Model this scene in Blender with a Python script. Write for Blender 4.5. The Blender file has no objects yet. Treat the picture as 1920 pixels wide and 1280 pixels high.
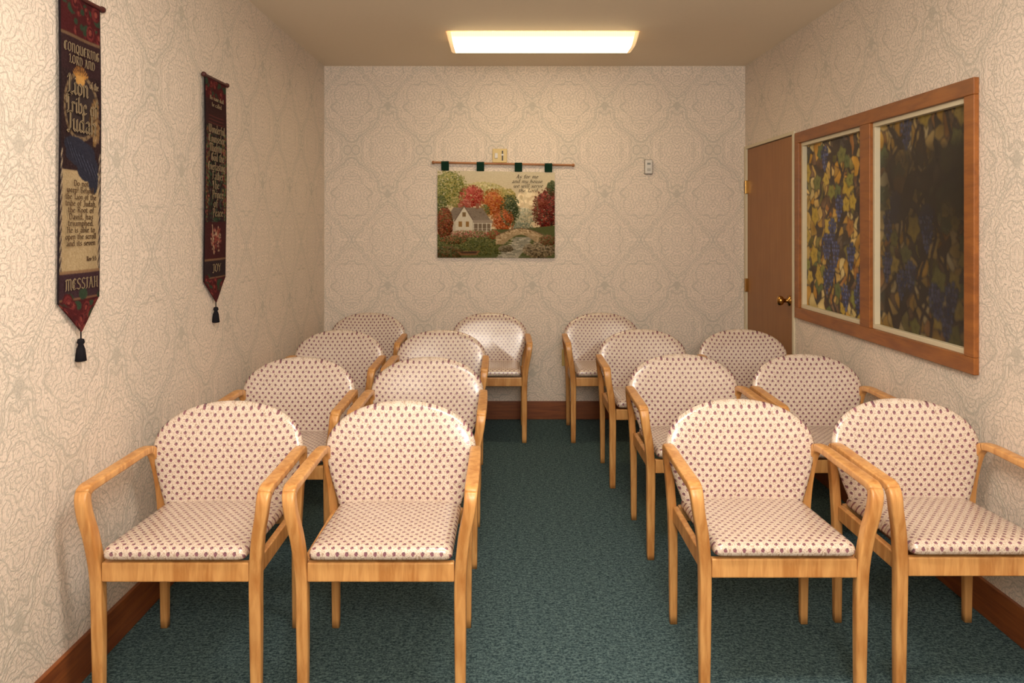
import bpy, math, random
import numpy as np
from mathutils import Vector, Matrix

K = 1.1
XL, XR, YB, YF, ZC = -1.262, 1.65, 5.35, -0.9, 2.44
HC = 1.347
scene = bpy.context.scene
col = scene.collection
try:
    scene.view_settings.view_transform = 'Standard'
    scene.view_settings.look = 'None'
except Exception:
    pass

def lin(c):
    return tuple(((v/255)/12.92 if v/255 <= 0.04045 else (((v/255)+0.055)/1.055)**2.4) for v in c[:3])
def lin4(c): return lin(c)+(1.0,)

# ---------------------------------------------------------------- node helpers
class NT:
    def __init__(s, name, rough=0.5, spec=0.5):
        s.mat = bpy.data.materials.new(name); s.mat.use_nodes = True
        s.t = s.mat.node_tree
        s.b = s.t.nodes['Principled BSDF']
        s.b.inputs['Roughness'].default_value = rough
        s.b.inputs['Specular IOR Level'].default_value = spec
    def n(s, typ, ins=None, **pr):
        nd = s.t.nodes.new(typ)
        for k, v in pr.items(): setattr(nd, k, v)
        if ins:
            for k, v in ins.items(): s.put(nd.inputs[k], v)
        return nd
    def put(s, sock, v):
        if isinstance(v, bpy.types.NodeSocket): s.t.links.new(v, sock)
        else: sock.default_value = v
    def m(s, op, a, b=None, c=None, clamp=False):
        nd = s.t.nodes.new('ShaderNodeMath'); nd.operation = op; nd.use_clamp = clamp
        s.put(nd.inputs[0], a)
        if b is not None: s.put(nd.inputs[1], b)
        if c is not None: s.put(nd.inputs[2], c)
        return nd.outputs[0]
    def vm(s, op, a, b):
        nd = s.t.nodes.new('ShaderNodeVectorMath'); nd.operation = op
        s.put(nd.inputs[0], a)
        if op == 'SCALE': s.put(nd.inputs[3], b)
        else: s.put(nd.inputs[1], b)
        return nd.outputs[0]
    def ss(s, x, lo, hi):
        nd = s.n('ShaderNodeMapRange', {0: x, 1: lo, 2: hi, 3: 0.0, 4: 1.0}, interpolation_type='SMOOTHSTEP', clamp=True)
        return nd.outputs[0]
    def mix(s, f, a, b, bt='MIX'):
        nd = s.t.nodes.new('ShaderNodeMix'); nd.data_type = 'RGBA'; nd.blend_type = bt
        s.put(nd.inputs[0], f); s.put(nd.inputs[6], a); s.put(nd.inputs[7], b)
        return nd.outputs[2]
    def noise(s, vec, scale, detail=2, rough=0.5, dist=0.0):
        return s.n('ShaderNodeTexNoise', {'Vector': vec, 'Scale': scale, 'Detail': detail, 'Roughness': rough, 'Distortion': dist})
    def mapping(s, vec, sc):
        return s.n('ShaderNodeMapping', {'Vector': vec, 'Scale': sc}).outputs[0]
    def bump(s, h, strength=0.3, dist=0.01):
        nd = s.n('ShaderNodeBump', {'Height': h, 'Strength': strength, 'Distance': dist})
        s.t.links.new(nd.outputs[0], s.b.inputs['Normal'])
    def color(s, v): s.put(s.b.inputs['Base Color'], v)

def plain(name, c, rough=0.5, spec=0.5, metal=0.0, var=0.08, scale=20):
    t = NT(name, rough, spec)
    tc = t.n('ShaderNodeTexCoord').outputs['Object']
    nz = t.noise(tc, scale, 3).outputs[0]
    d = tuple(v*(1-var*2) for v in lin(c))+(1,)
    t.color(t.mix(nz, d, tuple(min(1, v*(1+var)) for v in lin(c))+(1,)))
    t.b.inputs['Metallic'].default_value = metal
    return t.mat

def wood(name, c1, c2, sc=(40, 40, 5), rough=0.35):
    t = NT(name, rough, 0.5)
    tc = t.n('ShaderNodeTexCoord').outputs['Object']
    v = t.mapping(tc, sc)
    a = t.noise(v, 1.0, 4, 0.6, 0.6).outputs[0]
    b = t.noise(tc, 5.0, 2).outputs[0]
    f = t.m('ADD', t.m('MULTIPLY', a, 0.75), t.m('MULTIPLY', b, 0.35))
    f = t.ss(f, 0.35, 0.75)
    t.color(t.mix(f, lin4(c1), lin4(c2)))
    t.bump(a, 0.08, 0.003)
    return t.mat

def fabric():
    t = NT('flowered_vinyl_fabric', 0.26, 0.8)
    uv = t.n('ShaderNodeUVMap').outputs[0]
    sep = t.n('ShaderNodeSeparateXYZ', {0: uv})
    u, v = sep.outputs[0], sep.outputs[1]
    w, h = 0.0262, 0.0174
    row = t.m('FLOOR', t.m('DIVIDE', v, h))
    odd = t.m('MODULO', t.m('ADD', row, 100.0), 2.0)
    uu = t.m('ADD', t.m('DIVIDE', u, w), t.m('MULTIPLY', odd, 0.5))
    fx = t.m('MULTIPLY', t.m('SUBTRACT', t.m('FRACT', t.m('ADD', uu, 50.0)), 0.5), w)
    fy = t.m('MULTIPLY', t.m('SUBTRACT', t.m('FRACT', t.m('ADD', t.m('DIVIDE', v, h), 50.0)), 0.5), h)
    nz = t.noise(uv, 280.0, 2)
    wob = t.m('MULTIPLY', t.m('SUBTRACT', nz.outputs[0], 0.5), 0.006)
    d1 = t.m('ADD', t.m('SQRT', t.m('ADD', t.m('MULTIPLY', fx, fx), t.m('MULTIPLY', fy, fy))), wob)
    flower = t.m('SUBTRACT', 1.0, t.ss(d1, 0.0044, 0.0062))
    gy = t.m('SUBTRACT', fy, 0.0032); gx = t.m('SUBTRACT', fx, 0.0014)
    d2 = t.m('SQRT', t.m('ADD', t.m('MULTIPLY', gx, gx), t.m('MULTIPLY', gy, gy)))
    leaf = t.m('SUBTRACT', 1.0, t.ss(d2, 0.0018, 0.0034))
    n2 = t.noise(uv, 95.0, 1, 0.5, 0.4).outputs[0]
    fr = t.m('ABSOLUTE', t.m('SUBTRACT', t.m('FRACT', t.m('MULTIPLY', n2, 6.0)), 0.5))
    sq = t.m('SUBTRACT', 1.0, t.ss(fr, 0.08, 0.22))
    far = t.ss(d1, 0.0056, 0.0072)
    sq = t.m('MULTIPLY', t.m('MULTIPLY', sq, far), 0.7)
    base = t.mix(sq, lin4((208, 192, 177)), lin4((146, 116, 92)))
    n3 = t.noise(uv, 420.0, 1).outputs[0]
    fc = t.mix(t.ss(n3, 0.48, 0.72), lin4((106, 44, 68)), lin4((150, 94, 114)))
    c = t.mix(t.m('MULTIPLY', flower, 0.9), base, fc)
    c = t.mix(t.m('MULTIPLY', leaf, 0.65), c, lin4((66, 56, 64)))
    t.color(c)
    t.bump(t.noise(uv, 40.0, 1).outputs[0], 0.06, 0.003)
    return t.mat

def wallpaper():
    t = NT('paisley_wallpaper', 0.5, 0.35)
    uv = t.n('ShaderNodeUVMap').outputs[0]
    sep = t.n('ShaderNodeSeparateXYZ', {0: uv})
    u, v = sep.outputs[0], sep.outputs[1]
    W, H = 0.50, 0.62
    tau = 2*math.pi
    mu = t.m('PINGPONG', t.m('ADD', u, 10.0), W/2)
    mz = t.m('PINGPONG', v, H)
    vec = t.n('ShaderNodeCombineXYZ', {0: mu, 1: mz, 2: 0.0}).outputs[0]
    wn = t.noise(vec, 8.0, 1)
    off = t.vm('SCALE', t.vm('SUBTRACT', wn.outputs[1], (0.5, 0.5, 0.5)), 0.06)
    wv = t.vm('ADD', vec, off)
    def line(x, lo, hi):
        f = t.m('ABSOLUTE', t.m('SUBTRACT', t.m('FRACT', x), 0.5))
        return t.m('SUBTRACT', 1.0, t.ss(f, lo, hi))
    def cells(scale, rnd, vv):
        vo = t.n('ShaderNodeTexVoronoi', {'Vector': vv, 'Scale': scale, 'Randomness': rnd}, voronoi_dimensions='2D')
        dv = t.vm('SUBTRACT', vv, vo.outputs['Position'])
        sp = t.n('ShaderNodeSeparateXYZ', {0: dv})
        ang = t.m('ARCTAN2', sp.outputs[1], sp.outputs[0])
        ln = t.n('ShaderNodeVectorMath', {0: dv}, operation='LENGTH').outputs['Value']
        return ln, ang
    d1, a1 = cells(9.5, 0.8, wv)
    lobes = t.m('MULTIPLY', t.m('COSINE', t.m('MULTIPLY', a1, 7.0)), 0.12)
    l1 = line(t.m('ADD', t.m('MULTIPLY', t.m('MULTIPLY', d1, t.m('ADD', 1.0, lobes)), 48.0), t.m('DIVIDE', a1, tau)), 0.06, 0.18)
    fade = t.m('SUBTRACT', 1.0, t.ss(d1, 0.055, 0.085))
    l1 = t.m('MULTIPLY', l1, t.m('ADD', t.m('MULTIPLY', fade, 0.3), 0.45))
    d2, a2 = cells(18.0, 0.7, vec)
    rr = t.m('MULTIPLY', d2, t.m('ADD', 1.0, t.m('MULTIPLY', t.m('COSINE', t.m('MULTIPLY', a2, 6.0)), 0.25)))
    l2 = t.m('SUBTRACT', 1.0, t.ss(t.m('ABSOLUTE', t.m('SUBTRACT', rr, 0.013)), 0.0008, 0.0026))
    l2 = t.m('MAXIMUM', l2, t.m('SUBTRACT', 1.0, t.ss(t.m('ABSOLUTE', t.m('SUBTRACT', rr, 0.023)), 0.0006, 0.002)))
    g = t.m('ADD', t.m('COSINE', t.m('MULTIPLY', u, tau/W)), t.m('COSINE', t.m('MULTIPLY', v, tau/H)))
    g = t.m('ADD', g, t.m('MULTIPLY', t.m('SUBTRACT', wn.outputs[0], 0.5), 1.8))
    ga = t.m('ABSOLUTE', g)
    l3 = t.m('SUBTRACT', 1.0, t.ss(ga, 0.015, 0.06))
    l4 = t.m('SUBTRACT', 1.0, t.ss(t.m('ABSOLUTE', t.m('SUBTRACT', ga, 0.24)), 0.015, 0.05))
    l5 = t.m('SUBTRACT', 1.0, t.ss(t.m('ABSOLUTE', t.m('SUBTRACT', ga, 0.95)), 0.015, 0.05))
    fine = t.noise(uv, 140.0, 2).outputs[0]
    m = t.m('MAXIMUM', l1, t.m('MULTIPLY', l2, 0.6))
    m = t.m('MAXIMUM', m, t.m('MULTIPLY', t.m('MAXIMUM', t.m('MAXIMUM', l3, l4), l5), 0.8))
    m = t.m('MULTIPLY', m, t.m('ADD', 0.45, fine), clamp=True)
    base = t.mix(t.ss(fine, 0.4, 0.62), lin4((226, 211, 196)), lin4((212, 196, 183)))
    band = t.m('SUBTRACT', 1.0, t.ss(ga, 0.1, 0.25))
    base = t.mix(t.m('MULTIPLY', band, 0.14), base, lin4((188, 188, 178)))
    c = t.mix(t.m('MULTIPLY', m, 0.72), base, lin4((160, 156, 144)))
    t.color(c)
    t.bump(t.m('ADD', m, t.m('MULTIPLY', fine, 0.6)), 0.3, 0.004)
    return t.mat

def carpet():
    t = NT('teal_carpet', 0.95, 0.1)
    tc = t.n('ShaderNodeTexCoord').outputs['Object']
    a = t.noise(tc, 120.0, 4, 0.85).outputs[0]
    b = t.noise(t.mapping(tc, (40, 100, 1)), 1.0, 3, 0.8).outputs[0]
    f = t.ss(t.m('ADD', t.m('MULTIPLY', a, 0.65), t.m('MULTIPLY', b, 0.35)), 0.42, 0.60)
    t.color(t.mix(f, lin4((36, 55, 62)), lin4((96, 118, 120))))
    t.bump(a, 0.5, 0.01)
    return t.mat

def vcol(name, rough=0.9, spec=0.1):
    t = NT(name, rough, spec)
    at = t.n('ShaderNodeAttribute', attribute_name='Col')
    tc = t.n('ShaderNodeTexCoord').outputs['Object']
    nz = t.noise(tc, 500.0, 1).outputs[0]
    t.color(t.mix(t.m('MULTIPLY', nz, 0.2), at.outputs['Color'], (0.02, 0.02, 0.02, 1)))
    return t.mat

def emit(name, c, s):
    t = NT(name)
    t.color(lin4(c)); t.b.inputs['Emission Color'].default_value = lin4(c)
    t.b.inputs['Emission Strength'].default_value = s
    return t.mat

def diffuser():
    t = NT('lit_ribbed_diffuser')
    nz = t.n('ShaderNodeTexCoord').outputs['Normal']
    z = t.m('ABSOLUTE', t.n('ShaderNodeSeparateXYZ', {0: nz}).outputs[2])
    f = t.ss(z, 0.10, 0.95)
    tc = t.n('ShaderNodeTexCoord').outputs['Object']
    x = t.n('ShaderNodeSeparateXYZ', {0: tc}).outputs[0]
    rib = t.m('ADD', 0.92, t.m('MULTIPLY', t.m('SINE', t.m('MULTIPLY', x, 500.0)), 0.08))
    t.put(t.b.inputs['Emission Color'], t.mix(f, lin4((255, 224, 170)), lin4((255, 230, 184))))
    t.put(t.b.inputs['Emission Strength'], t.m('MULTIPLY', rib, t.m('ADD', 1.1, t.m('MULTIPLY', f, 12.5))))
    t.color(lin4((240, 225, 200)))
    return t.mat

M_FAB = fabric(); M_WALL = wallpaper(); M_CARPET = carpet()
M_BEECH = wood('honey_beech', (170, 112, 56), (212, 160, 98))
M_BASE = wood('baseboard_oak', (104, 52, 24), (138, 78, 36), (4, 4, 60), 0.45)
M_CASE = wood('casing_oak', (118, 66, 24), (150, 90, 36), (30, 5, 30), 0.4)
M_DOOR = wood('door_birch', (134, 88, 48), (150, 102, 58), (60, 60, 2.5), 0.5)
M_CEIL = plain('ceiling_paint', (234, 221, 201), 0.9, 0.1, var=0.015, scale=60)
M_CREAM = plain('cream_paint', (200, 188, 160), 0.5, var=0.03)
M_PLATE = plain('ivory_plastic', (198, 172, 104), 0.4, var=0.03)
M_GREY = plain('grey_plastic', (200, 196, 190), 0.4, var=0.03)
M_DARK = plain('dark_slot', (60, 50, 40), 0.5)
M_BRASS = plain('brass', (176, 132, 70), 0.25, metal=1.0)
M_GREEN = plain('dark_green_cloth', (20, 48, 36), 0.9, 0.1)
M_BLACK = plain('black_thread', (28, 26, 30), 0.9, 0.1, scale=200)
M_MAROON = plain('dark_red_wood', (70, 26, 24), 0.5)
M_ROD = wood('rod_wood', (134, 84, 46), (170, 114, 66), (5, 60, 60), 0.4)
M_INK = plain('dark_lettering', (64, 50, 38), 0.9, 0.1)
M_TAN = plain('tan_lettering', (150, 130, 102), 0.9, 0.1)
M_BROWNINK = plain('brown_lettering', (92, 70, 52), 0.9, 0.1)
M_CLOTH = vcol('woven_picture_cloth')
M_GLASSV = vcol('stained_glass_film', 0.25, 0.25)
M_LIGHT = diffuser()
M_CAP = emit('lit_end_cap', (255, 214, 156), 0.6)

# ---------------------------------------------------------------- mesh helpers
def link(o, parent=None):
    col.objects.link(o)
    if parent is not None: o.parent = parent
    return o
def empty(name, loc, label=None, cat=None, **kw):
    o = bpy.data.objects.new(name, None); o.location = loc; o.empty_display_size = 0.1
    link(o)
    if label: o['label'] = label
    if cat: o['category'] = cat
    for k, v in kw.items(): o[k] = v
    return o
def mesh(name, verts, faces, mat, parent=None, uvs=None, smooth=False, loc=None):
    me = bpy.data.meshes.new(name); me.from_pydata([tuple(v) for v in verts], [], faces); me.update()
    me.materials.append(mat)
    if uvs is not None:
        ul = me.uv_layers.new(name='UVMap')
        for lp in me.loops: ul.data[lp.index].uv = uvs[lp.vertex_index]
    if smooth:
        for p in me.polygons: p.use_smooth = True
    o = bpy.data.objects.new(name, me); link(o, parent)
    if loc: o.location = loc
    return o
def boxgeo(b, V, F):
    x0, x1, y0, y1, z0, z1 = b; i = len(V)
    V += [(x0,y0,z0),(x1,y0,z0),(x1,y1,z0),(x0,y1,z0),(x0,y0,z1),(x1,y0,z1),(x1,y1,z1),(x0,y1,z1)]
    F += [tuple(i+k for k in f) for f in [(0,3,2,1),(4,5,6,7),(0,1,5,4),(1,2,6,5),(2,3,7,6),(3,0,4,7)]]
def boxes(name, bs, mat, parent=None, bevel=0.0, loc=None):
    V, F = [], []
    for b in bs: boxgeo(b, V, F)
    o = mesh(name, V, F, mat, parent, loc=loc)
    if bevel:
        m = o.modifiers.new('bevel', 'BEVEL'); m.width = bevel; m.segments = 3; m.limit_method = 'ANGLE'
    return o
def struct(o, nm=None):
    o['kind'] = 'structure'; return o

def lathe(name, prof, axis, base, mat, parent, seg=20):
    ax = Vector(axis).normalized(); a = ax.orthogonal().normalized(); b = ax.cross(a)
    V, F = [], []
    for r, h in prof:
        for k in range(seg):
            t = 2*math.pi*k/seg
            V.append(Vector(base)+ax*h+(a*math.cos(t)+b*math.sin(t))*max(r, 1e-4))
    for i in range(len(prof)-1):
        for k in range(seg):
            F.append((i*seg+k, i*seg+(k+1)%seg, (i+1)*seg+(k+1)%seg, (i+1)*seg+k))
    F.append(tuple(range(seg))[::-1]); F.append(tuple((len(prof)-1)*seg+k for k in range(seg)))
    return mesh(name, V, F, mat, parent, smooth=True)

def catmull(P, n=6):
    P = [np.array(p, float) for p in P]; out = []
    for i in range(len(P)-1):
        p0 = P[max(i-1, 0)]; p1 = P[i]; p2 = P[i+1]; p3 = P[min(i+2, len(P)-1)]
        for k in range(n):
            t = k/n
            out.append(0.5*((2*p1)+(-p0+p2)*t+(2*p0-5*p1+4*p2-p3)*t*t+(-p0+3*p1-3*p2+p3)*t**3))
    out.append(P[-1]); return out
def sweep_geo(S, i0, i1, seg=20, ex=0.36):
    V, F = [], []
    for i in range(i0, i1+1):
        p = S[i]; a = S[max(i-1, 0)]; b = S[min(i+1, len(S)-1)]
        T = Vector((b-a)[:3]).normalized(); X = Vector((1, 0, 0))
        X = (X-T*X.dot(T)).normalized(); N = T.cross(X)
        for k in range(seg):
            t = 2*math.pi*(k+0.5)/seg; c, s = math.cos(t), math.sin(t)
            cx = math.copysign(abs(c)**ex, c)*p[3]/2; sx = math.copysign(abs(s)**ex, s)*p[4]/2
            V.append(Vector(p[:3])+X*cx+N*sx)
    n = i1-i0+1
    for i in range(n-1):
        for k in range(seg):
            F.append((i*seg+k, (i+1)*seg+k, (i+1)*seg+(k+1)%seg, i*seg+(k+1)%seg))
    F.append(tuple(range(seg))); F.append(tuple((n-1)*seg+k for k in range(seg))[::-1])
    return V, F

def pillow(outline, center, prof, fn):
    n = len(outline); V, UV, F = [], [], []
    for s, o in prof:
        for (x, z) in outline:
            px = center[0]+(x-center[0])*s; pz = center[1]+(z-center[1])*s
            V.append(fn(px, pz, o)); UV.append((px, pz+o*0.7))
    m = len(prof)
    for i in range(m-1):
        for k in range(n):
            F.append((i*n+k, i*n+(k+1)%n, (i+1)*n+(k+1)%n, (i+1)*n+k))
    F.append(tuple(range(n))[::-1]); F.append(tuple((m-1)*n+k for k in range(n)))
    return V, F, UV

# ---------------------------------------------------------------- room
def wallquad(name, p, ud, vd, w, h, u0, mat, thick=0.1):
    p = Vector(p); ud = Vector(ud); vd = Vector(vd)
    V = [p, p+ud*w, p+ud*w+vd*h, p+vd*h]
    o = mesh(name, V, [(0,1,2,3)], mat, uvs=[(u0,0),(u0+w,0),(u0+w,h),(u0,h)])
    m = o.modifiers.new('thickness', 'SOLIDIFY'); m.thickness = thick; m.offset = -1
    return struct(o)
wallquad('wall_back', (XL, YB, 0), (1,0,0), (0,0,1), XR-XL, ZC, 0.06, M_WALL)
wallquad('wall_left', (XL, YF, 0), (0,1,0), (0,0,1), YB-YF, ZC, 3.1, M_WALL)
wallquad('wall_front', (XR, YF, 0), (-1,0,0), (0,0,1), XR-XL, ZC, 0.3, M_WALL)
f = mesh('floor', [(XL,YF,0),(XR,YF,0),(XR,YB,0),(XL,YB,0)], [(0,1,2,3)], M_CARPET)
m = f.modifiers.new('thickness','SOLIDIFY'); m.thickness=0.1; m.offset=-1; struct(f)
f = mesh('ceiling', [(XL,YF,ZC),(XR,YF,ZC),(XR,YB,ZC),(XL,YB,ZC)], [(3,2,1,0)], M_CEIL)
m = f.modifiers.new('thickness','SOLIDIFY'); m.thickness=0.1; m.offset=-1; struct(f)
WY0, WY1, WZ0, WZ1 = 2.755, 4.325, 0.875, 1.805
DY0, DY1, DZ = 4.435, 5.325, 1.875
ys = [YF, WY0, WY1, DY0, DY1, YB]; zs = [0, WZ0, WZ1, DZ, ZC]
V = [(XR, y, z) for z in zs for y in ys]; F = []
for j in range(len(zs)-1):
    for i in range(len(ys)-1):
        if i == 1 and j == 1: continue
        if i == 3 and j <= 2: continue
        a = j*len(ys)+i
        F.append((a, a+len(ys), a+len(ys)+1, a+1))
o = mesh('wall_right', V, F, M_WALL, uvs=[(-y+1.0, z) for z in zs for y in ys])
m = o.modifiers.new('thickness','SOLIDIFY'); m.thickness=0.1; m.offset=-1; struct(o)

bh = 0.125
struct(boxes('baseboard_back', [(XL+0.014, XR-0.014, YB-0.014, YB, 0, bh)], M_BASE, bevel=0.003))
struct(boxes('baseboard_left', [(XL, XL+0.014, YF, YB, 0, bh)], M_BASE, bevel=0.003))
struct(boxes('baseboard_right', [(XR-0.014, XR, YF, DY0-0.03, 0, bh)], M_BASE, bevel=0.003))

# ---------------------------------------------------------------- door
door = empty('door_1', (XR, (DY0+DY1)/2, 0)); struct(door)
door['label'] = 'brown flush wooden door with cream frame and brass knob'
hw = (DY1-DY0)/2
boxes('door_frame', [(-0.010, 0.05, -hw-0.014, -hw+0.014, 0, DZ+0.006), (-0.010, 0.05, hw-0.02, hw+0.018, 0, DZ+0.006),
                     (-0.010, 0.05, -hw+0.014, hw-0.02, DZ-0.014, DZ+0.006)], M_CREAM, door, bevel=0.003)
boxes('door_slab', [(0.002, 0.045, -hw+0.016, hw-0.023, 0.01, DZ-0.017)], M_DOOR, door, bevel=0.002)
for z in (1.60, 0.93, 0.22):
    boxes('hinge', [(-0.018, 0.004, hw-0.04, hw-0.012, z-0.045, z+0.045)], M_BRASS, door, bevel=0.002)
lathe('door_knob', [(0.032, 0), (0.032, 0.006), (0.012, 0.012), (0.011, 0.035), (0.024, 0.042), (0.029, 0.055), (0.025, 0.068), (0.008, 0.075)],
      (-1, 0, 0), (0.004, -hw+0.085, 0.90), M_BRASS, door)

# ---------------------------------------------------------------- painting canvases
def rngf(seed): return np.random.RandomState(seed)
def canvas(w, h, c): 
    a = np.zeros((h, w, 3)); a[:] = c; return a
def ell(im, cx, cy, rx, ry, c, al=1.0):
    H, W = im.shape[:2]
    x0, x1 = max(0, int(cx-rx-1)), min(W, int(cx+rx+2)); y0, y1 = max(0, int(cy-ry-1)), min(H, int(cy+ry+2))
    if x1 <= x0 or y1 <= y0: return
    yy, xx = np.mgrid[y0:y1, x0:x1]
    k = ((xx-cx)/max(rx,.5))**2+((yy-cy)/max(ry,.5))**2 <= 1
    r = im[y0:y1, x0:x1]; r[k] = r[k]*(1-al)+np.array(c)*al
def poly(im, pts, c):
    H, W = im.shape[:2]; yy, xx = np.mgrid[0:H, 0:W]; ins = np.zeros((H, W), bool)
    n = len(pts)
    for i in range(n):
        x1, y1 = pts[i]; x2, y2 = pts[(i+1) % n]
        if y1 == y2: continue
        k = ((y1 > yy) != (y2 > yy)) & (xx < (x2-x1)*(yy-y1)/(y2-y1)+x1)
        ins ^= k
    im[ins] = c
def dabs(im, cx, cy, rx, ry, cols, n, sz, rg, jit=16, lite=0):
    for _ in range(n):
        t = rg.rand()*2*math.pi; r = math.sqrt(rg.rand())
        dx, dy = r*math.cos(t), r*math.sin(t)
        c = np.array(cols[rg.randint(len(cols))])+rg.randn()*jit-lite*(dy+dx*.5)
        ell(im, cx+rx*dx, cy+ry*dy, sz*(0.6+rg.rand()*0.8), sz*(0.5+rg.rand()*0.6), c, 0.8)
def stroke(im, pts, w, c):
    for i in range(len(pts)-1):
        (x1, y1), (x2, y2) = pts[i], pts[i+1]; n = int(max(abs(x2-x1), abs(y2-y1))/max(w*.5, .5))+1
        for k in range(n+1):
            ell(im, x1+(x2-x1)*k/n, y1+(y2-y1)*k/n, w/2, w/2, c)
def blur(im, a=0.5):
    p = np.pad(im, ((1,1),(1,1),(0,0)), 'edge')
    s = (p[:-2,1:-1]+p[2:,1:-1]+p[1:-1,:-2]+p[1:-1,2:])/4
    return im*(1-a)+s*a
def canvas_mesh(name, im, pos, mat, parent, thick=0.004):
    H, W = im.shape[:2]; im = np.clip(im, 0, 255)/255
    L = np.where(im <= 0.04045, im/12.92, ((im+0.055)/1.055)**2.4)
    uu, vv = np.meshgrid(np.linspace(0, 1, W), np.linspace(0, 1, H))
    P = pos(uu.ravel(), vv.ravel())
    idx = np.arange(W*H).reshape(H, W)
    F = np.stack([idx[:-1, :-1], idx[1:, :-1], idx[1:, 1:], idx[:-1, 1:]], -1).reshape(-1, 4)
    me = bpy.data.meshes.new(name); me.from_pydata(P.tolist(), [], F.tolist()); me.update()
    at = me.color_attributes.new(name='Col', type='FLOAT_COLOR', domain='POINT')
    C = np.concatenate([L.reshape(-1, 3), np.ones((W*H, 1))], 1).astype(np.float32)
    at.data.foreach_set('color', C.ravel()); me.materials.append(mat)
    o = bpy.data.objects.new(name, me); link(o, parent)
    if thick:
        m = o.modifiers.new('thickness', 'SOLIDIFY'); m.thickness = thick; m.offset = -1
    return o

BACK = ((1,0,0),(0,0,1),(0,-1,0)); LEFT = ((0,1,0),(0,0,1),(1,0,0))

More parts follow.
